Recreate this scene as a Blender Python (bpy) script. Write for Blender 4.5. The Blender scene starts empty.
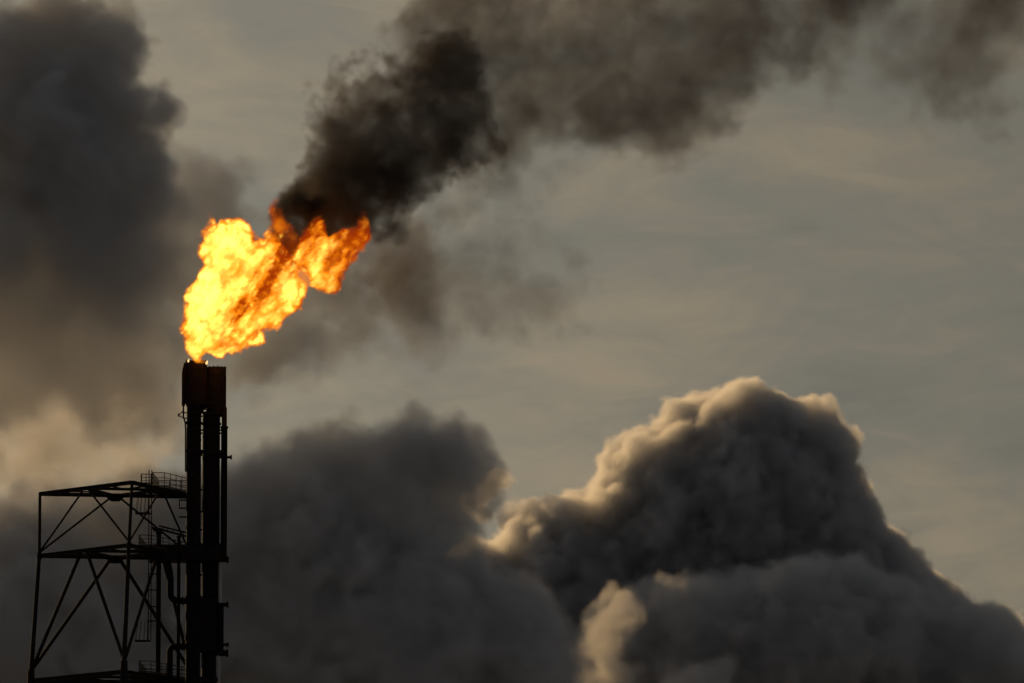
import bpy, bmesh, math, random
import numpy as np
from mathutils import Vector, Matrix

R = math.radians
sc = bpy.context.scene
col = sc.collection

# ------------------------------------------------------------------ camera
FOCAL, PITCH, CAM = 280.0, R(7.4), Vector((0, 0, 2.0))
K = 36.0 / FOCAL / 1024.0
CP, SP = math.cos(PITCH), math.sin(PITCH)


def ray(px, py):
    u, v = (px - 512) * K, (341.5 - py) * K
    return Vector((u, CP - v * SP, SP + v * CP))


def at(px, py, Y):
    d = ray(px, py)
    return CAM + d * (Y / d.y)


def atz(px, py, z):
    d = ray(px, py)
    return CAM + d * ((z - CAM.z) / d.z)


cam = bpy.data.cameras.new('camera')
cam.lens = FOCAL
cam.sensor_width = 36
cam.clip_start, cam.clip_end = 1, 300000
co = bpy.data.objects.new('camera', cam)
col.objects.link(co)
co.location = CAM
co.rotation_euler = (R(90) + PITCH, 0, 0)
sc.camera = co


def tag(o, label=None, cat=None, group=None, kind=None):
    for k, v in (('label', label), ('category', cat), ('group', group), ('kind', kind)):
        if v:
            o[k] = v
    return o


# ------------------------------------------------------------------ light
SUN_AZ, SUN_EL = -33.0, 19.0        # degrees left of the view direction / above the horizon
sd = Vector((math.sin(R(SUN_AZ)) * math.cos(R(SUN_EL)), math.cos(R(SUN_AZ)) * math.cos(R(SUN_EL)), math.sin(R(SUN_EL))))
sl = bpy.data.lights.new('sun', 'SUN')
sl.energy, sl.angle, sl.color = 5, R(.5), (1, .62, .26)
so = bpy.data.objects.new('sun', sl)
col.objects.link(so)
so.rotation_euler = (-sd).to_track_quat('-Z', 'Y').to_euler()


class NT:
    """small helper round a node tree"""
    def __init__(s, tree):
        s.t = tree
        tree.nodes.clear()

    def n(s, typ, ins=None, **props):
        nd = s.t.nodes.new(typ)
        for k, v in props.items():
            setattr(nd, k, v)
        for k, v in (ins or {}).items():
            sock = nd.inputs[k]
            if hasattr(v, 'links'):
                s.t.links.new(v, sock)
            elif isinstance(v, bpy.types.Node):
                s.t.links.new(v.outputs[0], sock)
            else:
                sock.default_value = v
        return nd

    def m(s, op, a, b=0.0, c=0.0):
        return s.n('ShaderNodeMath', {0: a, 1: b, 2: c}, operation=op).outputs[0]

    def v(s, op, a, b=(0, 0, 0)):
        return s.n('ShaderNodeVectorMath', {0: a, 1: b}, operation=op).outputs[0]

    def ramp(s, fac, stops, interp='LINEAR'):
        r = s.n('ShaderNodeValToRGB', {0: fac})
        r.color_ramp.interpolation = interp
        e = r.color_ramp.elements
        while len(e) < len(stops):
            e.new(.5)
        for i, (p, c) in enumerate(stops):
            e[i].position = p
            e[i].color = (*c, 1) if len(c) == 3 else c
        return r


SKYLOC = (4.1671, 3.3598, 1.2469)
# ------------------------------------------------------------------ sky: clear-sky model seen through a high, thin veil of cloud
w = bpy.data.worlds.new('World')
sc.world = w
w.use_nodes = True
T = NT(w.node_tree)
sky = T.n('ShaderNodeTexSky', sky_type='NISHITA', sun_disc=False, sun_elevation=R(SUN_EL), sun_rotation=R(SUN_AZ), dust_density=3.0)
dirn = T.n('ShaderNodeTexCoord').outputs['Generated']
lum = T.n('ShaderNodeRGBToBW', {0: sky.outputs[0]}).outputs[0]
st1 = T.n('ShaderNodeMapping', {'Vector': dirn, 'Location': SKYLOC, 'Rotation': (0, R(9), 0), 'Scale': (20, 20, 44)})
n1 = T.n('ShaderNodeTexNoise', {'Vector': st1, 'Scale': 1.0, 'Detail': 7, 'Roughness': .52, 'Distortion': .9})
st2 = T.n('ShaderNodeMapping', {'Vector': dirn, 'Location': (3.1, 0, 1.7), 'Rotation': (0, R(-8), 0), 'Scale': (70, 70, 210)})
n2 = T.n('ShaderNodeTexNoise', {'Vector': st2, 'Scale': 1.0, 'Detail': 5, 'Roughness': .6, 'Distortion': .8})
wisp = T.m('ADD', T.m('MULTIPLY', n1.outputs[0], .7), T.m('MULTIPLY', n2.outputs[0], .3))
tint = T.ramp(wisp, [(.30, (.74, .73, .61)), (.48, (.97, .905, .72)), (.68, (1.40, 1.15, .80))])
veil = T.v('MULTIPLY', tint.outputs[0], T.n('ShaderNodeCombineXYZ', {0: lum, 1: lum, 2: lum}).outputs[0])
mix = T.n('ShaderNodeMix', {'Factor': .88}, data_type='RGBA')
T.t.links.new(sky.outputs[0], mix.inputs[6])
T.t.links.new(veil, mix.inputs[7])
# away from the sun the veil turns to a cool, even overcast
dt = T.n('ShaderNodeVectorMath', {0: dirn, 1: Vector((math.sin(R(-15)), math.cos(R(-15)), .25)).normalized()}, operation='DOT_PRODUCT').outputs['Value']
far = T.n('ShaderNodeMapRange', {0: dt, 1: .1, 2: .9, 3: 1.0, 4: 0.0}, interpolation_type='SMOOTHSTEP').outputs[0]
dim = T.n('ShaderNodeMix', {'Factor': far, 6: mix.outputs[2]}, data_type='RGBA')
cool = T.v('MULTIPLY', T.n('ShaderNodeCombineXYZ', {0: lum, 1: lum, 2: lum}).outputs[0], (2.1, 2.25, 2.5))
T.t.links.new(cool, dim.inputs[7])
bg = T.n('ShaderNodeBackground', {0: dim.outputs[2], 1: .05})
T.n('ShaderNodeOutputWorld', {0: bg})
sc.view_settings.view_transform = 'Standard'
sc.view_settings.look = 'None'
sc.view_settings.exposure = -1.2
sc.view_settings.gamma = 1
sc.cycles.volume_bounces = 4
sc.cycles.transparent_max_bounces = 32
sc.cycles.max_bounces = 6
sc.cycles.volume_step_rate = 2.0
sc.cycles.volume_max_steps = 1024


# ------------------------------------------------------------------ vapour: density worked out in numpy, one value per voxel
def taps(nf, h, cell, off):
    """cubic B-spline taps that bring a coarse random lattice (cell px) to nf samples h px apart"""
    x = (np.arange(nf) * h) / cell + off
    i = np.floor(x).astype(int)
    t = (x - i).astype(np.float32)
    return i, ((1 - t) ** 3 / 6, (3 * t ** 3 - 6 * t ** 2 + 4) / 6, (-3 * t ** 3 + 3 * t ** 2 + 3 * t + 1) / 6, t ** 3 / 6), int(i[-1]) + 4


def octave(shape, h, cell, rng):
    if not isinstance(cell, (tuple, list)):
        cell = (cell,) * 3
    M = [taps(n, h, c, rng.random()) for n, c in zip(shape, cell)]
    a = rng.standard_normal([m[2] for m in M], dtype=np.float32)
    for ax in (2, 1, 0):
        i, W, _ = M[ax]
        sh = [1, 1, 1]
        sh[ax] = -1
        r = 0
        for k in range(4):
            r = r + np.take(a, i + k, axis=ax) * W[k].reshape(sh)
        a = r
    return a * np.float32(1.9)                 # roughly unit deviation


def fbm(shape, h, cell, octs, rng, gain=.55, billow=False, lac=2.0):
    out = np.zeros(shape, np.float32)
    amp = 1.0
    for k in range(octs):
        c = tuple(q / lac ** k for q in cell) if isinstance(cell, (tuple, list)) else cell / lac ** k
        o = octave(shape, h, c, rng)
        out += amp * ((.8 - np.abs(o)) if billow else o)
        amp *= gain
    return out


def pdist(X, Z, poly):
    """signed distance of each (X, Z) to an outline, positive inside"""
    best = np.full(X.shape, 1e18)
    ins = np.zeros(X.shape, bool)
    n = len(poly)
    for i in range(n):
        x1, y1 = poly[i]
        x2, y2 = poly[(i + 1) % n]
        if y1 != y2:
            c = ((y1 > Z) != (y2 > Z)) & (X < (x2 - x1) * (Z - y1) / (y2 - y1) + x1)
            ins ^= c
        dx, dy = x2 - x1, y2 - y1
        t = np.clip(((X - x1) * dx + (Z - y1) * dy) / (dx * dx + dy * dy + 1e-9), 0, 1)
        best = np.minimum(best, (X - x1 - t * dx) ** 2 + (Z - y1 - t * dy) ** 2)
    return np.where(ins, 1, -1) * np.sqrt(best)


def balls(poly, step, rmax, cover, rmin, rng, jit):
    """fill an outline with round puffs of the size that fits, each at a depth of its own"""
    p = np.array(poly)
    X, Z = np.meshgrid(np.arange(p[:, 0].min(), p[:, 0].max(), step), np.arange(p[:, 1].min(), p[:, 1].max(), step))
    d = np.minimum(pdist(X, Z, poly), rmax).ravel()
    X, Z = X.ravel(), Z.ravel()
    keep = []
    for i in np.argsort(-d, kind='stable'):
        if d[i] < rmin:
            break
        if all((X[i] - a) ** 2 + (Z[i] - b) ** 2 > (cover * r) ** 2 for a, b, _, r in keep):
            keep.append((X[i], Z[i], rng.uniform(-1, 1) * jit * max(rmax - d[i], .25 * d[i]), d[i]))
    return keep


class Field:
    """a box of voxels; x to the right and z up in the photo's pixels, y away from the viewer in the same unit"""
    def __init__(s, x0, x1, y0, y1, z0, z1, h, seed):
        s.lo = np.array((x0, y0, z0), float)
        s.h = h
        s.shape = tuple(int((b - a) / h) + 1 for a, b in ((x0, x1), (y0, y1), (z0, z1)))
        s.rng = np.random.default_rng(seed)
        s.ax = [s.lo[i] + h * np.arange(s.shape[i], dtype=np.float32) for i in range(3)]
        s.wx = s.wy = s.wz = None
        s.pad = 0

    def warp(s, cell, amp, octs=3, gain=.5):
        ws = [amp * fbm(s.shape, s.h, cell, octs, s.rng, gain) for _ in range(3)]
        if s.wx is None:
            s.wx, s.wy, s.wz = ws
        else:
            s.wx += ws[0]; s.wy += ws[1]; s.wz += ws[2]
        s.pad += 2.5 * amp

    def union(s, bl, floor=-60.0):
        """distance below the surface of the union of the puffs"""
        v = np.full(s.shape, floor, np.float32)
        for x, z, y, r in bl:
            q = r - floor if floor > -30 else r + 30
            q += s.pad
            sl_ = []
            for a, c in zip(s.ax, (x, y, z)):
                i0, i1 = np.searchsorted(a, c - q), np.searchsorted(a, c + q)
                sl_.append(slice(i0, i1))
            sl_ = tuple(sl_)
            X = s.ax[0][sl_[0]][:, None, None] - x
            Y = s.ax[1][sl_[1]][None, :, None] - y
            Z = s.ax[2][sl_[2]][None, None, :] - z
            if s.wx is not None:
                X = X + s.wx[sl_]; Y = Y + s.wy[sl_]; Z = Z + s.wz[sl_]
            d = r - np.sqrt(X * X + Y * Y + Z * Z)
            v[sl_] = np.maximum(v[sl_], d)
        return v

    def noise(s, cell, octs, gain=.55, billow=False):
        return fbm(s.shape, s.h, cell, octs, s.rng, gain, billow)

    def edge_fade(s, d, n=3):
        for ax in range(3):
            f = np.minimum(np.minimum(np.arange(s.shape[ax]), np.arange(s.shape[ax])[::-1]) / n, 1)
            sh = [1, 1, 1]
            sh[ax] = -1
            d = d * f.reshape(sh).astype(np.float32)
        return d


def smooth(v, a, b):
    t = np.clip((v - a) / (b - a), 0, 1)
    return t * t * (3 - 2 * t)


def neg(poly):
    return [(x, -y) for x, y in poly]


def density_group(name, data, fld, m, mat, threshold=None, shift=(0, 0, 0)):
    """geometry nodes that turn the voxel values (a point attribute) into a fog volume, or into the surface round it"""
    g = bpy.data.node_groups.new(name, 'GeometryNodeTree')
    g.interface.new_socket('Geometry', in_out='INPUT', socket_type='NodeSocketGeometry')
    g.interface.new_socket('Geometry', in_out='OUTPUT', socket_type='NodeSocketGeometry')
    G = NT(g)
    nx, ny, nz = fld.shape
    base = fld.lo + fld.h * np.array(shift)          # a fraction of a voxel, so that no two fog boxes share a face
    lo = Vector(base * m)
    hi = Vector((base + fld.h * (np.array(fld.shape) - 1)) * m)
    pos = G.n('GeometryNodeInputPosition').outputs[0]
    rel = G.v('DIVIDE', G.v('SUBTRACT', pos, lo), (fld.h * m,) * 3)
    sp = G.n('ShaderNodeSeparateXYZ', {0: rel})
    i, j, k = (G.m('FLOOR', G.m('ADD', sp.outputs[q], .5)) for q in range(3))
    idx = G.m('ADD', G.m('MULTIPLY', i, ny * nz), G.m('ADD', G.m('MULTIPLY', j, nz), k))
    # a float index is exact only up to 2^24: enough for these grids
    oi = G.n('GeometryNodeObjectInfo', {'Object': data})
    at_ = G.n('GeometryNodeInputNamedAttribute', {'Name': 'voxel'}, data_type='FLOAT')
    si = G.n('GeometryNodeSampleIndex', data_type='FLOAT', domain='POINT', clamp=True)
    G.t.links.new(oi.outputs['Geometry'], si.inputs['Geometry'])
    G.t.links.new(at_.outputs[0], si.inputs['Value'])
    G.t.links.new(idx, si.inputs['Index'])
    vc = G.n('GeometryNodeVolumeCube', {'Density': si.outputs[0], 'Min': lo, 'Max': hi, 'Resolution X': nx, 'Resolution Y': ny, 'Resolution Z': nz})
    last = vc.outputs[0]
    if threshold is not None:
        last = G.n('GeometryNodeVolumeToMesh', {'Volume': last, 'Threshold': threshold, 'Adaptivity': .05}).outputs[0]
    sm = G.n('GeometryNodeSetMaterial', {'Geometry': last, 'Material': mat})
    go = G.n('NodeGroupOutput')
    G.t.links.new(sm.outputs[0], go.inputs[0])
    return g


def mist_material(name, density):
    m = bpy.data.materials.new(name)
    m.use_nodes = True
    t = NT(m.node_tree)
    v = t.n('ShaderNodeVolumeAbsorption', {'Color': (.5, .5, .5, 1), 'Density': density})
    t.n('ShaderNodeOutputMaterial', {'Volume': v})
    return m


def vapour_thing(name, label, cat, fld, dens, dist, mat, part, edge=.08, more=()):
    """the thing is the body's outer surface (it holds a trace of mist); its part is the vapour inside, a fog volume"""
    assert dens.size < 2 ** 24
    m = K * dist

    def table(dens):
        data = bpy.data.meshes.new(name + '_voxels')
        data.vertices.add(dens.size)
        a = data.attributes.new('voxel', 'FLOAT', 'POINT')
        a.data.foreach_set('value', np.ascontiguousarray(dens, np.float32).ravel())
        return bpy.data.objects.new(name + '_voxels', data)    # never linked: only read by the nodes
    dob = table(dens)
    # frame: origin on the view axis at this distance, x right, y away, z up
    M = Matrix.Translation(CAM + Vector((0, CP, SP)) * dist) @ Matrix.Rotation(PITCH, 4, 'X')
    tmp = bpy.data.objects.new('tmp', bpy.data.meshes.new('tmp'))
    col.objects.link(tmp)
    md = tmp.modifiers.new('hull', 'NODES')
    md.node_group = density_group(name + '_hull', dob, fld, m, mist_material(part + '_mist', .002 / (60 * m)), edge)
    dg = bpy.context.evaluated_depsgraph_get()
    hull = bpy.data.meshes.new_from_object(tmp.evaluated_get(dg), preserve_all_data_layers=False, depsgraph=dg)
    bpy.data.objects.remove(tmp)
    c = np.empty(len(hull.vertices) * 3, np.float32)
    hull.vertices.foreach_get('co', c)
    c = c.reshape(-1, 3)
    org = Vector(((c[:, 0].min() + c[:, 0].max()) / 2, (c[:, 1].min() + c[:, 1].max()) / 2, c[:, 2].min()))
    hull.transform(Matrix.Translation(-org))
    ob = bpy.data.objects.new(name, hull)
    col.objects.link(ob)
    ob.matrix_world = M @ Matrix.Translation(org)
    tag(ob, label, cat)
    for kk, (part, ds, mat) in enumerate(((part, dens, mat),) if not more else more):
        dob = table(ds)
        vd = bpy.data.volumes.new(part)
        vo = bpy.data.objects.new(part, vd)
        col.objects.link(vo)
        vo.parent = ob
        vo.location = -org
        vm = vo.modifiers.new('density', 'NODES')
        vm.node_group = density_group(name + '_' + part, dob, fld, m, mat, shift=(.37 * kk, .23 * kk, .31 * kk))
        vd.materials.append(mat)
    return ob


def vapour_material(name, color, aniso, sigma, emis=None):
    """sigma: extinction per metre at full density"""
    m = bpy.data.materials.new(name)
    m.use_nodes = True
    t = NT(m.node_tree)
    v = t.n('ShaderNodeVolumePrincipled', {'Color': (*color, 1), 'Anisotropy': aniso, 'Density': sigma, 'Density Attribute': 'density'})
    t.n('ShaderNodeOutputMaterial', {'Volume': v})
    return m
# ------------------------------------------------------------------ clouds
def frame(cx, cy):
    return lambda poly: [(x - 512, 341.5 - y) for x, y in poly]


F = frame(0, 0)


def cloud(name,  label, polys, dist, h, rmax, seed, sigma, aniso, bil, bilc, fb, fbc, ramp_, warp=None, color=(.93, .93, .93), cover=.35, jit=.6, rmin=8, yr=None, edge=.12, oct=4, r0=0, fade=None, soft=None, patch=0):
    m = K * dist
    allp = [p for P, _ in polys for p in F(P)]
    xs, zs = [p[0] for p in allp], [p[1] for p in allp]
    pad = 14 - r0 * 2
    D = yr or rmax * 1.25
    f = Field(max(min(xs) - pad, -600), min(max(xs) + pad, 600), -D, D, max(min(zs) - pad, -400), min(max(zs) + pad, 400), h, seed)
    if warp:
        f.warp(*warp)
    bl = []
    for P, dy in polys:
        bl += [(x, z, y + dy, r) for x, z, y, r in balls(F(P), h * 3, rmax, cover, rmin, f.rng, jit)]
    v = f.union(bl)
    n = fb * f.noise(fbc, oct, .58)
    if bil:
        n = n + bil * f.noise(bilc, oct, .55, True)
    w_ = ramp_
    if soft:                                   # the edge gets ragged and thin towards the bottom
        w_ = ramp_ + soft[0] * (1 - smooth(f.ax[2][None, None, :], 341.5 - soft[2], 341.5 - soft[1]))
    d = f.edge_fade(smooth(v + n, r0, r0 + w_))
    if patch:
        d = d * np.clip(1 + patch * f.noise(46, 4, .6), .12, 2)
    if fade:
        zz = f.ax[2][None, None, :] + 18 * f.noise(60, 3)
        d = d * (fade[2] + (1 - fade[2]) * smooth(zz, 341.5 - fade[1], 341.5 - fade[0]))
    print(name, f.shape, d.size, len(bl), float(d.max()))
    mat = vapour_material(name + '_vapour', color, aniso, sigma / m)
    return vapour_thing(name, label, 'cloud', f, d, dist, mat, 'vapour', edge)


A = [(410, 720), (425, 640), (440, 575), (470, 545), (500, 540), (505, 520), (530, 508), (560, 497), (590, 498), (600, 470), (625, 445), (660, 425), (690, 405), (715, 400), (735, 387), (760, 396), (785, 406), (808, 404), (830, 416), (846, 436), (848, 466), (868, 492), (878, 524), (904, 540), (914, 568), (948, 584), (968, 606), (1000, 614), (1040, 640), (1090, 720)]
A2 = [(470, 520), (476, 496), (484, 478), (492, 466), (501, 470), (504, 480), (495, 492), (490, 508), (486, 530)]
DARK = (.76, .77, .78)
cloud('cumulus_cloud', 'tallest cumulus cloud, its dome and left shoulder edged with golden sunlight', [(A, 0), (A2, 10)], 8800, 2.2, 105, 11, .12, .58, 6, 42, 6, 20, 8, (13, 2.4, 4, .6), color=(.96, .96, .96), oct=5, r0=-2, rmin=5)
B = [(560, 760), (572, 690), (586, 640), (592, 612), (610, 596), (640, 603), (665, 588), (700, 582), (730, 592), (760, 577), (800, 562), (850, 566), (900, 590), (950, 610), (1000, 630), (1070, 660), (1090, 760)]
B3 = [(560, 760), (566, 690), (590, 668), (586, 640), (596, 612), (612, 598), (632, 604), (640, 622), (628, 640), (634, 668), (612, 690), (606, 760)]
B2 = [(650, 740), (658, 678), (685, 658), (712, 664), (728, 690), (735, 740)]
cloud('cumulus_cloud', 'low grey cumulus cloud before the tall one, cream lit puffs on its left edge', [(B, 0), (B2, -140), (B3, -75)], 8540, 2.6, 90, 23, .06, .3, 7, 28, 7, 24, 15, (16, 3.2, 4, .6), color=(.85, .85, .85), oct=5, r0=-5, yr=185)
C = [(-90, 545), (30, 510), (120, 492), (205, 485), (240, 472), (262, 452), (300, 440), (335, 436), (365, 440), (385, 452), (395, 432), (415, 428), (440, 440), (462, 450), (478, 470), (470, 500), (458, 525), (455, 555), (490, 582), (540, 600), (556, 640), (562, 690), (570, 760), (-90, 760)]
cloud('cumulus_cloud', 'soft dark grey cloud bank low behind the lattice tower', [(C, 0)], 7200, 3.0, 110, 37, .038, -.2, 8, 26, 12, 40, 20, (24, 6, 4, .6), color=DARK, oct=5, r0=-13, patch=.35)
D = [(-90, -20), (-20, 12), (20, 14), (50, 0), (85, 8), (114, 28), (134, 52), (126, 78), (144, 98), (160, 122), (156, 152), (178, 186), (196, 212), (182, 246), (196, 285), (174, 330), (140, 380), (90, 420), (20, 440), (-90, 450)]
cloud('cumulus_cloud', 'dark grey cloud towering at the upper left beside the flame', [(D, 0)], 6900, 2.6, 105, 53, .036, -.2, 7, 26, 15, 40, 16, (24, 6, 4, .6), color=DARK, oct=5, r0=-12, fade=(200, 420, .03), soft=(60, 110, 300), patch=.3)
E = [(-90, 250), (60, 300), (165, 170), (215, 185), (250, 240), (300, 215), (390, 225), (440, 250), (450, 300), (420, 345), (360, 350), (330, 385), (260, 400), (190, 380), (120, 430), (60, 420), (-90, 460)]
cloud('wispy_cloud', 'thin ragged grey veil of cloud around and behind the flame', [(E, 0)], 7600, 3.4, 45, 71, .026, -.2, 8, 22, 34, 34, 64, (34, 10, 3), color=DARK, oct=5, r0=-14, edge=.2)
G = [(-90, 330), (40, 322), (120, 330), (172, 340), (190, 380), (176, 440), (140, 475), (60, 490), (-90, 495)]
cloud('broken_cloud', 'broken cream and grey cloud shreds low left, above the lattice tower', [(G, 0)], 7900, 3.2, 50, 91, .023, .4, 10, 26, 20, 30, 40, (30, 8, 3), color=(.95, .95, .95), oct=5, r0=-2, edge=.2)

# ------------------------------------------------------------------ smoke
TD = 802.0       # distance of the tower, measured along the view axis
mt = K * TD
f = Field(-262, 560, -56, 78, -12, 385, 1.62, 7)
f.warp(60, 9, 3, .55)
f.warp(18, 4.6, 3, .6)


def region(poly, rmax, dy, tilt=.06):
    bl = balls(F(poly), 5, rmax, .33, 5, f.rng, .7)
    return f.union([(x, z, y * .7 + dy + tilt * (x + 230), r) for x, z, y, r in bl])


nA = f.noise(46, 6, .62)
nB = f.noise(17, 5, .62)
nW = f.noise(26, 4, .55, True)
S0 = [(274, 206), (288, 188), (316, 174), (345, 165), (400, 180), (372, 216), (352, 226), (330, 246), (318, 256), (300, 262), (290, 240), (282, 226)]
S1 = [(300, 185), (318, 172), (334, 155), (330, 140), (312, 130), (304, 106), (320, 82), (345, 70), (370, 66), (405, 70), (425, 55), (450, 45), (475, 60), (478, 95), (480, 145), (455, 168), (430, 184), (400, 202), (365, 216), (330, 215)]
S2 = [(400, 80), (412, 30), (425, -40), (900, -40), (870, 25), (835, 50), (790, 62), (750, 88), (735, 115), (700, 145), (660, 158), (625, 150), (590, 158), (550, 160), (510, 165), (470, 170), (440, 150), (430, 110)]
S3 = [(500, 165), (550, 155), (610, 160), (600, 185), (570, 205), (540, 218), (525, 200)]
S4 = [(820, -40), (1090, -40), (1090, 95), (1005, 100), (965, 120), (920, 118), (885, 85), (845, 60), (790, 60)]
S5 = [(352, 232), (400, 200), (470, 168), (520, 170), (500, 195), (455, 225), (425, 262), (395, 272), (368, 260)]
S6 = [(470, -40), (560, -40), (530, 40), (500, 75), (470, 60)]
S7 = [(740, -40), (860, -40), (850, 30), (815, 60), (765, 62), (735, 40)]
S8 = [(520, 60), (600, 70), (690, 60), (720, 100), (690, 130), (620, 135), (550, 130), (500, 150), (490, 110)]
v0, v1, v2, v3, v4, v5, v6, v7, v8 = region(S0, 24, 22), region(S1, 45, 0), region(S2, 60, 0), region(S3, 25, 0), region(S4, 45, 0), region(S5, 25, 0), region(S6, 26, 0), region(S7, 30, 0), region(S8, 26, 0)
nV = f.noise(11, 4, .6, True)
rag = 6 * nA + 5 * nB + 8 * nW + 4 * nV
fine = f.noise(9, 4, .65)
d = .66 * smooth(v1 + rag + 2 * fine, -4, 8) * np.clip(.9 + .35 * nA + .3 * nB + .2 * fine, .25, 2.2)
S9 = [(272, 206), (300, 198), (322, 214), (322, 246), (304, 266), (290, 252), (280, 232)]
v9 = region(S9, 18, 8)
d = np.maximum(d, 1.7 * smooth(v9 + .7 * rag, -4, 9) * np.clip(1 + .4 * nB, .4, 2))
d = np.maximum(d, 1.1 * smooth(v0 + rag, -4, 14) * np.clip(1 + .5 * nB, .25, 2.5))
big = np.clip(1 + .4 * nA + .3 * nB, .35, 3)
d = np.maximum(d, .23 * smooth(v2 + 7 * nA + 5 * nB + 7 * nW + 3 * nV, -5, 17) * np.clip(1 + .22 * nA + .25 * nB + .15 * fine, .55, 2))
d += .2 * smooth(v6 + 12 * nA + 6 * nB, 0, 26) + .3 * smooth(v7 + 12 * nA + 6 * nB, 0, 28) + .16 * smooth(v8 + 14 * nA + 7 * nB, 0, 26)
d = np.maximum(d, .17 * smooth(v3 + 10 * nA + 6 * nB + 4 * nW, 0, 20))
d = np.maximum(d, .2 * smooth(v4 + 14 * nA + 6 * nB + 5 * nW, -4, 34) * big)
d = np.maximum(d, .13 * smooth(v5 + 11 * nA + 9 * nB + 5 * nW, 0, 18) * big)
S11 = [(800, -40), (1000, -40), (985, 70), (930, 98), (860, 84), (810, 56)]
v11 = region(S11, 34, 0)
d = np.maximum(d, .24 * smooth(v11 + 8 * nA + 6 * nB + 5 * nW, -8, 26) * np.clip(1 + .3 * nA, .5, 2))
S10 = [(400, 250), (470, 215), (530, 205), (590, 232), (600, 285), (556, 335), (490, 340), (425, 310)]
v10 = region(S10, 34, 10)
d = np.maximum(d, .085 * smooth(v10 + 15 * nA + 9 * nB + 7 * nW - 5, 0, 26) * big)
d = f.edge_fade(d, 6)
sm = vapour_material('soot_smoke', (.17, .152, .14), .1, .06 / mt)
vapour_thing('smoke_plume', 'black sooty smoke plume drifting from the flame across the top to the right', 'smoke', f, d, TD, sm, 'soot', .03)

FSEED = 12
# ------------------------------------------------------------------ flame
f = Field(-345, -130, -38, 38, -24, 170, 1.05, FSEED)
br = np.random.default_rng(5)
f.warp(24, 4.0, 2)
f.warp(11, 2.6, 2, .6)
f.warp(5.5, .9, 2, .6)
F1 = [(183, 338), (186, 352), (193, 357), (204, 357), (216, 359), (230, 351), (250, 345), (264, 338), (280, 320), (297, 310), (302, 298), (298, 280), (298, 265), (285, 245), (278, 230), (269, 223), (262, 236), (240, 226), (222, 224), (214, 232), (206, 216), (202, 235), (200, 250), (208, 262), (203, 272), (194, 285), (187, 293), (190, 302), (184, 318)]
F2 = [(303, 256), (305, 268), (316, 272), (318, 286), (330, 291), (341, 286), (342, 275), (354, 266), (363, 254), (375, 248), (371, 226), (365, 206), (356, 224), (340, 230), (330, 238), (323, 230), (317, 214), (307, 224), (302, 242)]
F3 = [(272, 197), (280, 194), (287, 206), (294, 222), (290, 234), (282, 224), (276, 212)]
F4 = [(200, 352), (206, 350), (212, 356), (207, 359)]
u1 = f.union(balls(F(F1), 3, 24, .33, 2.5, br, .6))
u2 = f.union(balls(F(F2), 2.5, 14, .33, 2, br, .6))
u3 = f.union(balls(F(F3), 2, 8, .33, 2, br, .6))
u4 = f.union(balls(F(F4), 1.5, 6, .33, 1.5, br, .3))


def sheared(a, slope=.72):
    """lean the noise over along the way the fire is blown"""
    for k in range(a.shape[2]):
        a[:, :, k] = np.roll(a[:, :, k], int(round(slope * k)), 0)
    return a


nA = f.noise(26, 4, .6)
nB = sheared(f.noise((8, 9, 11), 5, .7), .5)
fold = 1 - np.minimum(np.abs(sheared(f.noise((12, 14, 20), 5, .6), .6)) * 2.2, 1)      # thin sheets where two gusts fold together
X = f.ax[0][:, None, None]
Z = f.ax[2][None, None, :]
# hot near the left face; sooty and cooler in a streak that climbs to the right, and in the parts torn off
q = ((X + 512 - 262) - (Z - 55) * .95) / 17.0
core = np.exp(-q * q) * smooth(X + 512, 195, 240) + .7 * smooth(X + 512, 250, 282) * smooth(Z, 62, 88)
side = smooth(X + 512 - .35 * (Z - 50), 225, 290)
rag = 1.3 * nB + 2.2 * nA
T1 = .87 - .42 * core - .08 * side + .15 * nA + nB * (.08 + .16 * core) - fold * (.14 + .12 * side + .30 * core)
T2 = .45 + .13 * nA + .14 * nB - .34 * fold
T3 = .16 + .10 * nA + .1 * nB
fr = lambda u, w_: 1 - smooth(u + rag, 0, w_)
T1 -= .42 * fr(u1, 6) * smooth(nA + .6 * nB, -.7, .7)
T2 -= .32 * fr(u2, 6)
e1, e2, e3, e4 = (smooth(u + rag, -2, 4) for u in (u1, u2, u3, u4 + 1))
e1 = np.maximum(e1, e4)
Tm = (T1 * e1 + T2 * e2 + T3 * e3) / (e1 + e2 + e3 + 1e-6)
F5 = [(284, 214), (300, 226), (308, 248), (304, 266), (296, 262), (290, 246), (280, 230)]
F6 = [(296, 292), (304, 272), (312, 276), (306, 292), (300, 298)]
e5 = smooth(f.union([(x, z, y - 4, r) for x, z, y, r in balls(F(F5), 2, 9, .33, 2, br, .6)]) + rag, -3, 5) * .16
e6 = smooth(f.union(balls(F(F6), 2, 6, .33, 2, br, .6)) + rag, -2, 5) * .10
gap = 1 - np.clip(e1 + e2 + e3, 0, 1)
Tm = Tm * (1 - gap) + gap * np.where(e6 > e5, .4, .14 + .1 * nB)
e = np.clip(np.maximum(np.maximum(e1, np.maximum(e5, e6)), np.maximum(e2 * .9, e3 * .6)), 0, 1)
e = f.edge_fade(e)
hot = smooth(Tm, .42, .98)
soot = 1 - smooth(Tm, .1, .5)
mid = np.clip(1 - hot - soot, 0, 1)


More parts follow.
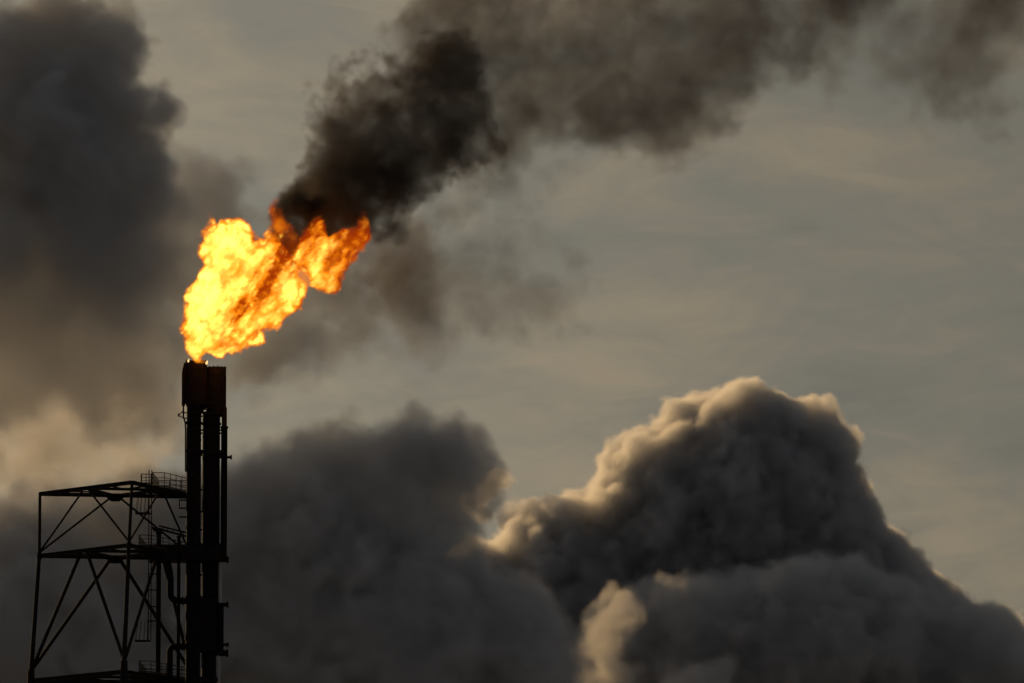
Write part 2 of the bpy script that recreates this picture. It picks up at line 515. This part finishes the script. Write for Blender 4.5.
def fire(name, colour, power, sigma):
    m = bpy.data.materials.new(name)
    m.use_nodes = True
    t = NT(m.node_tree)
    a = t.n('ShaderNodeAttribute', attribute_name='density').outputs['Fac']
    sg = t.m('MULTIPLY', a, sigma / mt)
    em = t.n('ShaderNodeEmission', {0: (*colour, 1), 1: t.m('MULTIPLY', sg, power)})
    ab = t.n('ShaderNodeVolumeAbsorption', {'Color': (0, 0, 0, 1), 'Density': sg})
    t.n('ShaderNodeOutputMaterial', {'Volume': t.n('ShaderNodeAddShader', {0: em, 1: ab})})
    return m


vapour_thing('flame', 'roaring yellow and orange flame above the flare tips, blown to the right', 'flame', f, e, TD, None, 'fire', .3, more=(
    ('hot_gas', hot * e, fire('yellow_fire', (1, .74, .12), 6.9, .3)),
    ('burning_gas', mid * e, fire('orange_fire', (1, .26, .005), 3.5, .3)),
    ('glowing_soot', soot * e, fire('red_fire', (1, .09, .003), .8, .3))))
# ------------------------------------------------------------------ materials of the steelwork
def steel(name, base, rust, rough=.8, metal=.0, scale=1.2):
    m = bpy.data.materials.new(name)
    m.use_nodes = True
    t = NT(m.node_tree)
    tc = t.n('ShaderNodeTexCoord').outputs['Object']
    a_ = t.n('ShaderNodeTexNoise', {'Vector': tc, 'Scale': scale, 'Detail': 6, 'Roughness': .65})
    st = t.n('ShaderNodeMapping', {'Vector': tc, 'Scale': (3, 3, .35)})
    b_ = t.n('ShaderNodeTexNoise', {'Vector': st, 'Scale': 1.5, 'Detail': 5, 'Roughness': .7})
    f_ = t.m('MULTIPLY', a_.outputs[0], b_.outputs[0])
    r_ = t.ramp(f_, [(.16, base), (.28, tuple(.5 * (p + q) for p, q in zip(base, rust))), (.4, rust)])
    bp = t.n('ShaderNodeBump', {'Height': b_.outputs[0], 'Strength': .15, 'Distance': .02})
    p_ = t.n('ShaderNodeBsdfPrincipled', {'Base Color': r_.outputs[0], 'Roughness': t.m('MULTIPLY_ADD', a_.outputs[0], .3, rough - .15), 'Metallic': metal, 'Specular IOR Level': .08, 'Normal': bp.outputs[0]})
    t.n('ShaderNodeOutputMaterial', {'Surface': p_})
    return m


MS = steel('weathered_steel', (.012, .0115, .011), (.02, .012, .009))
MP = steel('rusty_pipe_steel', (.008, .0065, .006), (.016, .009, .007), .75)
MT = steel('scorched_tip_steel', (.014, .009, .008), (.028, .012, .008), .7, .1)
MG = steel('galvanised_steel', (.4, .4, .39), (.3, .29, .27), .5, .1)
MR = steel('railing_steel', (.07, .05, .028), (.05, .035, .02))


class MB:
    def __init__(s):
        s.bm = bmesh.new()

    def tube(s, a, b, r, r2=None, seg=10, cap=True):
        a, b = Vector(a), Vector(b)
        ax = b - a
        q = ax.to_track_quat('Z', 'Y').to_matrix().to_4x4()
        bmesh.ops.create_cone(s.bm, cap_ends=cap, segments=seg, radius1=r, radius2=r if r2 is None else r2, depth=ax.length, matrix=Matrix.Translation((a + b) / 2) @ q)
        return s

    def path(s, pts, r, seg=12):
        """one bent pipe through the points"""
        pts = [Vector(p) for p in pts]
        rings = []
        prev = None
        for i, p in enumerate(pts):
            d = (pts[min(i + 1, len(pts) - 1)] - pts[max(i - 1, 0)]).normalized()
            if prev is None:
                u = d.orthogonal().normalized()
            else:
                u = (prev - d * prev.dot(d)).normalized()
            prev = u
            w_ = d.cross(u)
            rings.append([s.bm.verts.new(p + r * (math.cos(q) * u + math.sin(q) * w_)) for q in (2 * math.pi * k / seg for k in range(seg))])
        for A_, B_ in zip(rings, rings[1:]):
            for k in range(seg):
                s.bm.faces.new((A_[k], A_[(k + 1) % seg], B_[(k + 1) % seg], B_[k]))
        s.bm.faces.new(rings[0][::-1])
        s.bm.faces.new(rings[-1])
        return s

    def bar(s, a, b, w_, h_):
        """rectangular bar, h_ measured as upright as the direction allows"""
        a, b = Vector(a), Vector(b)
        z = (b - a).normalized()
        up = Vector((0, 0, 1)) if abs(z.z) < .95 else Vector((0, 1, 0))
        x = up.cross(z).normalized()
        y = z.cross(x)
        m = Matrix((x, y, z)).transposed().to_4x4()
        m.translation = (a + b) / 2
        bmesh.ops.create_cube(s.bm, size=1, matrix=m @ Matrix.Diagonal((w_, h_, (b - a).length, 1)))
        return s

    def ibeam(s, a, b, w_, h_):
        a, b = Vector(a), Vector(b)
        t_ = .16 * h_
        up = Vector((0, 0, 1))
        s.bar(a, b, .03 + .1 * w_, h_ - 2 * t_)
        s.bar(a + up * (h_ - t_) / 2, b + up * (h_ - t_) / 2, w_, t_)
        s.bar(a - up * (h_ - t_) / 2, b - up * (h_ - t_) / 2, w_, t_)
        return s

    def prism(s, pts, z0, z1):
        lo = [s.bm.verts.new((p[0], p[1], z0)) for p in pts]
        hi = [s.bm.verts.new((p[0], p[1], z1)) for p in pts]
        n = len(pts)
        for i in range(n):
            s.bm.faces.new((lo[i], lo[(i + 1) % n], hi[(i + 1) % n], hi[i]))
        s.bm.faces.new(lo[::-1])
        s.bm.faces.new(hi)
        bmesh.ops.recalc_face_normals(s.bm, faces=s.bm.faces[:])
        return s

    def ring(s, c, r0, r1, h, seg=28):
        """flat collar of inner radius r0, outer r1, height h, its underside centred on c"""
        c = Vector(c)
        V = [[s.bm.verts.new(c + Vector((r * math.cos(q), r * math.sin(q), z))) for r, z in ((r0, 0), (r1, 0), (r1, h), (r0, h))] for q in (2 * math.pi * k / seg for k in range(seg))]
        for k in range(seg):
            A_, B_ = V[k], V[(k + 1) % seg]
            for e_ in range(4):
                s.bm.faces.new((A_[e_], B_[e_], B_[(e_ + 1) % 4], A_[(e_ + 1) % 4]))
        bmesh.ops.recalc_face_normals(s.bm, faces=s.bm.faces[:])
        return s

    def lathe(s, c, prof, seg=32):
        c = Vector(c)
        rings = [[s.bm.verts.new(c + Vector((r * math.cos(q), r * math.sin(q), z))) for q in (2 * math.pi * k / seg for k in range(seg))] for r, z in prof]
        for A_, B_ in zip(rings, rings[1:]):
            for k in range(seg):
                s.bm.faces.new((A_[k], A_[(k + 1) % seg], B_[(k + 1) % seg], B_[k]))
        return s

    def build(s, name, mat, parent=None, smooth_=False):
        me = bpy.data.meshes.new(name)
        s.bm.to_mesh(me)
        s.bm.free()
        me.materials.append(mat)
        if smooth_:
            for p in me.polygons:
                p.use_smooth = True
        o = bpy.data.objects.new(name, me)
        col.objects.link(o)
        if parent:
            o.parent = parent
            o.matrix_parent_inverse = parent.matrix_basis.inverted()
        return o


def empty(name, loc, label=None, cat=None, group=None):
    e_ = bpy.data.objects.new(name, None)
    col.objects.link(e_)
    e_.location = loc
    return tag(e_, label, cat, group)


# ------------------------------------------------------------------ ground far below the frame
def ground():
    m = bpy.data.materials.new('dry_ground')
    m.use_nodes = True
    t = NT(m.node_tree)
    tc = t.n('ShaderNodeTexCoord').outputs['Object']
    a_ = t.n('ShaderNodeTexNoise', {'Vector': tc, 'Scale': .004, 'Detail': 8, 'Roughness': .6})
    b_ = t.n('ShaderNodeTexNoise', {'Vector': tc, 'Scale': .3, 'Detail': 6, 'Roughness': .7})
    f_ = t.m('MULTIPLY_ADD', b_.outputs[0], .35, t.m('MULTIPLY', a_.outputs[0], .75))
    r_ = t.ramp(f_, [(.35, (.05, .055, .028)), (.55, (.10, .085, .055)), (.75, (.16, .13, .09))])
    p_ = t.n('ShaderNodeBsdfPrincipled', {'Base Color': r_.outputs[0], 'Roughness': .95})
    t.n('ShaderNodeOutputMaterial', {'Surface': p_})
    bm = bmesh.new()
    bmesh.ops.create_grid(bm, x_segments=4, y_segments=4, size=60000)
    me = bpy.data.meshes.new('ground')
    bm.to_mesh(me)
    bm.free()
    me.materials.append(m)
    o = bpy.data.objects.new('ground', me)
    col.objects.link(o)
    o['kind'] = 'structure'


ground()

# ------------------------------------------------------------------ lattice tower: three legs, three levels in view
YT = 800.0
LEV = []
for (l, n_, r_) in (((40, 494), 133, 191), ((39.3, 556), 130.2, 192), ((31.0, 681), 126, 193)):
    L_ = at(*l, YT)
    z_ = L_.z
    sx = K * YT * 1.008

    def xy(px, Y):
        return Vector(((px - 512) * K * Y / (CP - 0 * SP), Y, z_))
    LEV.append((L_, xy(n_, YT - 10.5), xy(r_, YT + 2.6)))


def extra(k):
    """node positions k bays further down, the legs still spreading"""
    out = []
    for i in range(3):
        a_, b_ = LEV[1][i], LEV[2][i]
        out.append(b_ + (b_ - a_) * k)
    return out


base_c = sum((Vector((p.x, p.y, 0)) for p in LEV[2]), Vector()) / 3
tower = empty('lattice_tower', (base_c.x, base_c.y, 0), 'dark three legged steel lattice tower beside the flare stacks', 'tower')
zb = LEV[2][0].z
for i in range(3):
    a_, b_, c_ = (LEV[q][i] for q in range(3))
    ft = c_ + (c_ - b_) * (c_.z / (b_.z - c_.z))
    lb = MB()
    lb.tube(b_, a_ + Vector((0, 0, .12)), .17, .15, 12)
    lb.tube(c_ + Vector((0, 0, .9)), b_, .24, .2, 12)
    lb.tube(c_ - Vector((0, 0, 1.2)), c_ + Vector((0, 0, 1.1)), .4, .36, 12)        # thick node can
    lb.tube(ft, c_ - Vector((0, 0, 1.2)), .5, .32, 12)
    lb.tube(b_ - Vector((0, 0, .3)), b_ + Vector((0, 0, .3)), .26, .26, 12)
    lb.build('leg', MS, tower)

mids = []
for q in range(3):
    P = LEV[q]
    mids.append([(P[0] + P[1]) / 2, (P[1] + P[2]) / 2, (P[0] + P[2]) / 2])
    for i, j in ((0, 1), (1, 2), (0, 2)):
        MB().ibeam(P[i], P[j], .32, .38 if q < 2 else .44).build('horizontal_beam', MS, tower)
    M_ = mids[q]
    dz = Vector((0, 0, -.02))
    for a_, b_ in ((M_[0], M_[1]), (M_[1], M_[2]), (M_[0], M_[2])):
        MB().bar(a_ + dz, b_ + dz, .24, .26).build('plan_brace', MS, tower)
    for i, (m1, m2) in enumerate(((M_[0], M_[2]), (M_[0], M_[1]), (M_[1], M_[2]))):
        c_ = (m1 + m2) / 2
        MB().bar((P[i] + m1) / 2 + dz, c_ + dz, .12, .14).build('plan_brace', MS, tower)
        MB().bar((P[i] + m2) / 2 + dz, c_ + dz, .12, .14).build('plan_brace', MS, tower)

SIDES = ((0, 1, 0), (1, 2, 1), (0, 2, 2))
for q in (0, 1):
    up, dn = LEV[q], LEV[q + 1]
    for i, j, k in SIDES:
        mm = mids[q][k]
        dirx = (up[j] - up[i]).normalized()
        for leg_, sgn_ in ((i, -1), (j, 1)):
            top = mm + dirx * .55 * sgn_ - Vector((0, 0, .3))
            bot = dn[leg_] + (up[leg_] - dn[leg_]) * (.055 if q == 0 else .085)
            MB().tube(bot, top, .105 if q == 0 else .18, None, 10).build('diagonal_brace', MS, tower)
        g_ = MB()
        nrm_ = dirx.cross(Vector((0, 0, 1))).normalized() * .02
        vs = [mm + dirx * 1.0 + Vector((0, 0, -.1)), mm - dirx * 1.0 + Vector((0, 0, -.1)), mm - dirx * .45 - Vector((0, 0, .62)), mm + dirx * .45 - Vector((0, 0, .62))]
        if k == 2:
            f1 = [g_.bm.verts.new(p + nrm_) for p in vs]
            f2 = [g_.bm.verts.new(p - nrm_) for p in vs]
            g_.bm.faces.new(f1)
            g_.bm.faces.new(f2[::-1])
            for a2 in range(4):
                b2 = (a2 + 1) % 4
                g_.bm.faces.new((f1[a2], f2[a2], f2[b2], f1[b2]))
            bmesh.ops.recalc_face_normals(g_.bm, faces=g_.bm.faces[:])
            g_.build('gusset_plate', MS, tower)
        else:
            g_.bm.free()
# bays below the frame, down to the ground
prev = LEV[2]
q = 1
while prev[0].z > 20:
    nxt = []
    for i in range(3):
        d_ = (LEV[2][i] - LEV[1][i]) / (LEV[1][i].z - LEV[2][i].z)
        nxt.append(prev[i] + d_ * 14)
    for i, j in ((0, 1), (1, 2), (0, 2)):
        MB().bar(nxt[i], nxt[j], .3, .36).build('horizontal_beam', MS, tower)
        mm = (prev[i] + prev[j]) / 2
        for leg_ in (i, j):
            MB().tube(nxt[leg_], mm - Vector((0, 0, .75)), .19, None, 8).build('diagonal_brace', MS, tower)
    prev = nxt

# ------------------------------------------------------------------ decks with railings
def railing(pts, z, parent, height=1.15, step=1.25, closed=False, r=.035, mat=MR):
    b = MB()
    n = len(pts)
    segs = [(pts[i], pts[(i + 1) % n]) for i in range(n if closed else n - 1)]
    for p, q_ in segs:
        p, q_ = Vector((p[0], p[1], z)), Vector((q_[0], q_[1], z))
        ln = (q_ - p).length
        for fr in (1.0, .66, .33):
            b.tube(p + Vector((0, 0, height * fr)), q_ + Vector((0, 0, height * fr)), r * (1.15 if fr == 1 else .8), None, 6)
        b.bar(p + Vector((0, 0, .09)), q_ + Vector((0, 0, .09)), .02, .14)
        k = max(1, round(ln / step))
        for s_ in range(k + 1):
            o = p + (q_ - p) * (s_ / k)
            b.tube(o, o + Vector((0, 0, height)), r * 1.2, None, 6)
    return b.build('railing', mat, parent)


def deck(z, front, depth):
    """a grating deck: its front corners from left to right, and how far it runs back"""
    fr_ = [atz(x, y, z) for x, y in front]
    yb = max(p.y for p in fr_) + depth
    pts = fr_ + [Vector((fr_[-1].x + .3, yb, z)), Vector((fr_[0].x + .3, yb, z))]
    pl = MB()
    pl.prism([(p.x, p.y) for p in pts], z - .05, z)
    dk = pl.build('grating_deck', MS, tower)
    for p, q_ in zip(pts, pts[1:] + pts[:1]):
        MB().bar((p.x, p.y, z - .19), (q_.x, q_.y, z - .19), .1, .26).build('deck_beam', MS, dk)
    for s_ in (.3, .7):
        p, q_ = pts[0].lerp(pts[-3], s_), pts[-1].lerp(pts[-2], s_)
        MB().bar((p.x, p.y + .1, z - .16), (q_.x, q_.y - .1, z - .16), .08, .18).build('deck_beam', MS, dk)
    return pts


tops = []
for lv, front, dep, zu, hh in ((0, ((152.5, 487), (164.5, 487), (187.5, 492.5)), 2.2, .28, 1.45), (1, ((139, 546.5), (151, 546.5), (187, 554)), 2, .3, 1.15), (2, ((139, 672.5), (151, 672.5), (187, 679)), 2, .34, 1.15)):
    z = LEV[lv][0].z + zu
    pts = deck(z, front, dep)
    tops.append((pts, z))
    railing([(p.x, p.y) for p in [pts[-1]] + pts[:3]], z, tower, hh)
    railing([(p.x, p.y) for p in (pts[-1], pts[-2])], z, tower, hh)
# small landing by the ladder on top
pl_a = atz(141, 484, tops[0][1])
land = [Vector((pl_a.x, pl_a.y, 0)), Vector((pl_a.x + 1.0, pl_a.y, 0)), Vector((pl_a.x + 1.0, pl_a.y + 1.4, 0)), Vector((pl_a.x, pl_a.y + 1.4, 0))]
lp = MB()
lp.prism([(p.x, p.y) for p in land], tops[0][1] - .06, tops[0][1] - .004)
lp.build('grating_deck', MS, tower)
railing([(p.x, p.y) for p in (land[3], land[0], land[1])], tops[0][1], tower, 1.0, .6)

# ------------------------------------------------------------------ flare stacks
YS = YT - 2.0


def zs(py):
    return at(200, py, YS).z


def xs_(px):
    return (px - 512) * K * YS / CP * 1.0


def px2m(w_):
    return w_ * K * YS / CP


def stack(px0, px1, ytip, tipx0, tipx1, ybase_tip, label, dy):
    x = xs_((px0 + px1) / 2)
    r = px2m(px1 - px0) / 2
    e_ = empty('flare_stack', (x, YS + dy, 0), label, 'flare stack', 'thick flare stacks')
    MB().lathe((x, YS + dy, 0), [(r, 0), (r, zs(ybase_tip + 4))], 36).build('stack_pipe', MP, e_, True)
    rt = px2m(tipx1 - tipx0) / 2
    xt = xs_((tipx0 + tipx1) / 2)
    zt, zq = zs(ytip), zs(ybase_tip)
    tp = MB()
    tp.lathe((xt, YS + dy, 0), [(r, zq - .8), (rt * .96, zq - .1), (rt * .96, zt - 1.0), (rt, zt - .85), (rt, zt), (rt * .9, zt), (rt * .9, zt - 2.5)], 36)
    for k in range(18):                                     # stiffening ribs of the wind shield
        q_ = 2 * math.pi * k / 18
        u_ = Vector((math.cos(q_), math.sin(q_), 0))
        c_ = Vector((xt, YS + dy, 0)) + u_ * (rt * .98)
        tp.bar(c_ + Vector((0, 0, zq)), c_ + Vector((0, 0, zt - .9)), .07, .05)
    tip = tp.build('flare_tip', MT, e_)
    for k in range(14):                                     # small teeth round the rim
        q_ = 2 * math.pi * k / 14
        c_ = Vector((xt + rt * .97 * math.cos(q_), YS + dy + rt * .97 * math.sin(q_), zt))
        MB().tube(c_ - Vector((0, 0, .1)), c_ + Vector((0, 0, .1)), .06, None, 6).build('rim_tooth', MT, tip)
    for py in (ybase_tip + 1, 424, 452, 545, 598, 640):
        MB().ring((x, YS + dy, zs(py)), r - .004, r + .1, .22).build('collar', MP, e_)
    return e_, x, r


s1, xa, ra = stack(187.0, 201.7, 361.5, 185.6, 207.2, 404, 'left thick flare stack, its tip a little higher and nearest the flame base', 0)
s2, xb, rb_ = stack(202.5, 220.2, 366.5, 205.4, 226.0, 407, 'middle thick flare stack with toothed rim, standing beside the thin gas pipe', .9)

# thin gas pipe on the right
x3 = xs_(224.6)
r3 = px2m(6.4) / 2
p3 = empty('gas_pipe', (x3, YS + .3, 0), 'thin rusty gas pipe with domed top clamped right of both flare stacks', 'pipe')
MB().lathe((x3, YS + .3, 0), [(r3, zs(561)), (r3, zs(428)), (r3 * 1.25, zs(428)), (r3 * 1.25, zs(426)), (r3 * .82, zs(426)), (r3 * .8, zs(408)), (r3 * .55, zs(406)), (.01, zs(405.4))], 20).build('upper_pipe', MP, p3, True)
MB().lathe((xs_(222), YS + .3, 0), [(.01, zs(654)), (px2m(3), zs(653.5)), (px2m(3), zs(606)), (px2m(2), zs(603)), (.01, zs(602.6))], 20).build('lower_pipe', MP, p3, True)
MB().lathe((xs_(221.2), YS + .3, 0), [(px2m(1.9), zs(603.5)), (px2m(1.9), zs(562))], 16).build('middle_pipe', MG, p3, True)
MB().lathe((xs_(219.6), YS + .3, 0), [(px2m(2.3), 0), (px2m(2.3), zs(655))], 16).build('base_pipe', MG, p3, True)
for py, xo, hh, rr in ((559.5, 229, .34, .26), (604.5, 229, .3, .2), (653, 229, .38, .3), (644.5, 229.4, .2, .14), (457, 231.8, .2, .13)):
    b = MB()
    b.tube((xs_(218), YS + .2, zs(py)), (xs_(xo), YS + .2, zs(py)), rr, None, 12)
    b.tube((xs_(xo) - .12, YS + .2, zs(py)), (xs_(xo) + .06, YS + .2, zs(py)), rr + .1, None, 12)
    b.build('flange', MP, p3)

# frames that tie the pipes together
cl = empty('pipe_clamp', (xs_(206), YS + .4, zs(640)), 'dark steel clamp frames tying both flare stacks to the tower', 'clamp')
for py, x0, x1, hh in ((452.5, 188, 226, .3), (414, 190, 222, .16), (431, 190, 222, .16), (404, 187, 224, .2)):
    for yy in (YS - ra - .05, YS + 1.9):
        MB().bar((xs_(x0), yy, zs(py)), (xs_(x1), yy, zs(py)), .12, hh).build('upper_band', MS, cl)
b = MB()
b.bar((xs_(150), YS + .6, zs(553.5)), (xs_(222), YS + .6, zs(553.5)), 3.4, 1.5)
b.build('middle_band', MS, cl)
MB().bar((xs_(188), YS + .6, zs(625)), (xs_(217.6), YS + .6, zs(625)), 2.1, 5.3).build('lower_band', MS, cl)
MB().bar((xs_(190), YS + .6, zs(679.5)), (xs_(219), YS + .6, zs(679.5)), 2.1, .5).build('lower_band', MS, cl)

# pilot line up the left side of the left stack
pl = empty('pilot_line', (xs_(186), YS - .2, zs(470)), 'thin pilot gas line with bracket running up the left flare stack', 'pipe')
b = MB()
b.path([(xs_(186.4), YS - .2, zs(472)), (xs_(186.2), YS - .2, zs(430)), (xs_(185.8), YS - .2, zs(423)), (xs_(184), YS - .2, zs(417)), (xs_(183.8), YS - .2, zs(404)), (xs_(183.4), YS - .2, zs(368))], .085, 8)
b.build('thin_pipe', MP, pl)
b = MB()
b.tube((xs_(183.9), YS - .2, zs(406)), (xs_(183.9), YS - .2, zs(372)), .19, None, 10)
b.tube((xs_(183.9), YS - .2, zs(372)), (xs_(185.4), YS - .2, zs(363)), .17, .14, 10)
b.build('pilot_burner', MT, pl)
b = MB()
b.tube((xs_(183.8), YS - .2, zs(411)), (xs_(179), YS - .2, zs(415.5)), .05, None, 6)
b.tube((xs_(179), YS - .2, zs(415.5)), (xs_(184.2), YS - .2, zs(418.5)), .05, None, 6)
b.tube((xs_(183), YS - .2, zs(413)), (xs_(189), YS - .2, zs(413)), .06, None, 6)
b.tube((xs_(184), YS - .2, zs(418.4)), (xs_(189), YS - .2, zs(418.4)), .06, None, 6)
b.tube((xs_(179), YS - .2, zs(417)), (xs_(179), YS - .2, zs(413.6)), .07, None, 6)
b.build('bracket', MS, pl)

# small box on the stack's left side, under the top deck
bx = empty('open_frame', (xs_(183), YS - .1, zs(512)), 'small open steel frame hung on the left stack under the top deck', 'frame')
for py in (500.5, 508.5, 517.3):
    MB().bar((xs_(180), YS - .3, zs(py)), (xs_(188), YS - .3, zs(py)), .12, .14).build('frame_bar', MS, bx)
MB().bar((xs_(180.4), YS - .3, zs(500)), (xs_(180.4), YS - .3, zs(509)), .1, .1).build('frame_bar', MS, bx)

# ------------------------------------------------------------------ risers and bent pipes left of the stacks
YR = YT - 3.5


def zr(py):
    return at(170, py, YR).z


def xr(px):
    return (px - 512) * K * YR / CP


rise = empty('riser_pipe', (xr(160), YR, 0), 'tall thick riser pipe with capped head between ladder and stacks', 'pipe')
MB().lathe((xr(160), YR, 0), [(.24, 0), (.24, zr(534)), (.34, zr(534)), (.34, zr(531.5)), (.2, zr(530)), (.01, zr(529.6))], 18).build('riser', MP, rise, True)
b = MB()
b.tube((xr(153), YR - .1, zr(527.5)), (xr(158.5), YR - .1, zr(530.5)), .13, None, 8)
b.tube((xr(154.5), YR - .1, zr(529.5)), (xr(162), YR - .1, zr(530.2)), .2, None, 8)
b.build('valve', MP, rise)
arm = MB()
arm.bar((xr(160), YR, zr(525.8)), (xr(187), YR, zr(532.6)), .14, .16)
arm.bar((xr(160.5), YR, zr(529.0)), (xr(187), YR, zr(536.4)), .14, .2)
for k in range(5):
    u_ = (k + .5) / 5
    arm.bar((xr(160 + 27 * u_), YR, zr(525.8 + 6.8 * u_)), (xr(162 + 25 * u_), YR, zr(529.3 + 7 * u_)), .08, .08)
arm.build('support_arm', MS, rise)

YQ = YR + 1.2


def bend(pts, r, name, label):
    e_ = empty(name, Vector(pts[0]), label, 'pipe', 'bent pipes left of the stacks')
    MB().path(pts, r, 16).build('pipe_run', MP, e_, True)
    return e_


def arc(cx, cz, r, a0, a1, n=9):
    return [(cx + r * math.cos(R(a0 + (a1 - a0) * k / n)), YQ, cz + r * math.sin(R(a0 + (a1 - a0) * k / n))) for k in range(n + 1)]


zh = zr(599.7)
e1_ = bend([(xr(166), YQ, zr(548)), (xr(167.5), YQ, zr(558)), (xr(170.6), YQ, zr(571)), (xr(171.3), YQ, zr(580))] + [(p[0], p[1], p[2]) for p in arc(xr(171.3) + .75, zh + .75, .75, 180, 270)] + [(xr(189), YQ, zh)], .33, 'bent_pipe', 'bent pipe that runs down from the middle deck into the left stack')
zl = zr(645.5)
e2_ = bend([(xr(189), YQ, zl)] + arc(xr(171.0) + .55, zl - .55, .55, 90, 180) + [(xr(171.0), YQ, zr(668)), (xr(171.0), YQ, 0)], .31, 'bent_pipe', 'bent pipe that leaves the left stack low down and drops to the ground')
for ee, z_ in ((e1_, zh), (e2_, zl)):
    b = MB()
    b.tube((xr(183), YQ, z_), (xr(184.2), YQ, z_), .46, None, 16)
    b.build('flange', MP, ee)
dp = empty('drain_pipe', (xr(179.8), YR + .5, 0), 'straight slim pipe close to the left stack behind the bent pipes', 'pipe')
MB().lathe((xr(179.8), YR + .5, 0), [(.17, 0), (.17, zr(537)), (.24, zr(537)), (.24, zr(535.5)), (.01, zr(535))], 14).build('pipe_run', MP, dp, True)

# ------------------------------------------------------------------ caged ladder
YL = YT - 6.6


def zl_(py):
    return at(150, py, YL).z


def xl(px):
    return (px - 512) * K * YL / CP


lad = empty('caged_ladder', (xl(150.5), YL, zl_(645)), 'tall thin ladder with hooped safety cages in front of the tower', 'ladder')
x0, x1 = xl(149.9), xl(152.6)
for x in (x0, x1):
    MB().bar((x, YL, zl_(640)), (x, YL, zl_(470)), .09, .06).build('ladder_rail', MS, lad)
z = zl_(640)
first = MB().tube((x0, YL, z), (x1, YL, z), .014, None, 6).build('rung', MS, lad)
for k in range(1, int((zl_(472) - z) / .3)):
    o = first.copy()
    o.location.z += .3 * k
    col.objects.link(o)


def cage(y_top, y_bot, hoops, bars=True):
    b = MB()
    cx = xl(146.8)
    for py in hoops:
        fl = 1.0
        cen = Vector((xl(149.2), YL - .1, zl_(py)))
        rx = .62
        pts = [Vector((x1, YL, zl_(py)))] + [Vector((xl(150.8) - .75 - .0 + .72 * math.cos(R(a_)), YL - .05 + .42 * math.sin(R(a_)), zl_(py))) for a_ in range(20, 345, 20)] + [Vector((x0, YL, zl_(py)))]
        for p, q_ in zip(pts, pts[1:]):
            b.bar(p, q_, .03, .16)
    b.build('cage_hoop', MS, lad)
    if bars:
        b = MB()
        for a_ in range(40, 330, 36):
            p = Vector((xl(150.8) - .75 + .72 * math.cos(R(a_)), YL - .05 + .42 * math.sin(R(a_)), zl_(y_bot)))
            q_ = Vector((xl(150.8) - .62 + .6 * math.cos(R(a_)), YL - .05 + .4 * math.sin(R(a_)), zl_(y_top)))
            b.bar(p, q_, .035, .02)
        b.build('cage_bars', MS, lad)


cage(496, 513.5, (513.5,))
cage(621, 641, (641,))
for py in (574, 590, 606.5, 621):
    MB().bar((x0 - .1, YL, zl_(py)), (xl(158), YL, zl_(py)), .1, .12).build('stand_off', MS, lad)

# ------------------------------------------------------------------ pilot flames on the left tip's rim

mf = bpy.data.materials.new('pilot_fire')
mf.use_nodes = True
t_ = NT(mf.node_tree)
t_.n('ShaderNodeOutputMaterial', {'Surface': t_.n('ShaderNodeEmission', {0: (1, .62, .25, 1), 1: 3.2})})
for px, py, s_, lab in ((188.6, 363.4, 1.0, 'tiny pilot flame on the left edge of the left flare tip'), (206.6, 365.6, 1.1, 'tiny pilot flame in the notch between both flare tips')):
    o = MB().lathe((0, 0, 0), [(.01, 0), (.09 * s_, .07 * s_), (.12 * s_, .16 * s_), (.08 * s_, .28 * s_), (.01, .42 * s_)], 10).build('pilot_flame', mf, None, True)
    o.location = (xs_(px), YS - ra - .05, zs(py))
    o.rotation_euler = (0, R(15), 0)
    tag(o, lab, 'pilot flame', 'pilot flames at the tips')

# small fittings on the stacks: cable tray, junction boxes, conduit clips
tray = empty('cable_tray', (xs_(194), YS - ra - .2, zs(640)), 'narrow cable tray with junction boxes up the front of the left stack', 'cable tray')
for px in (193.2, 195.4):
    MB().bar((xs_(px), YS - ra - .12, 0), (xs_(px), YS - ra - .12, zs(412)), .06, .05).build('tray_rail', MS, tray)
for py in (470, 520, 585, 662):
    MB().bar((xs_(194.3), YS - ra - .24, zs(py)), (xs_(194.3), YS - ra - .24, zs(py + 7)), .42, .2).build('junction_box', MS, tray)
for py, xo in ((440, 200.2), (490, 201.4), (512, 201.4), (530, 201.4), (575, 201.6)):
    MB().bar((xs_(xo), YS - .2, zs(py)), (xs_(xo + 1.8), YS - .2, zs(py)), .3, .16).build('pipe_clip', MS, tray)
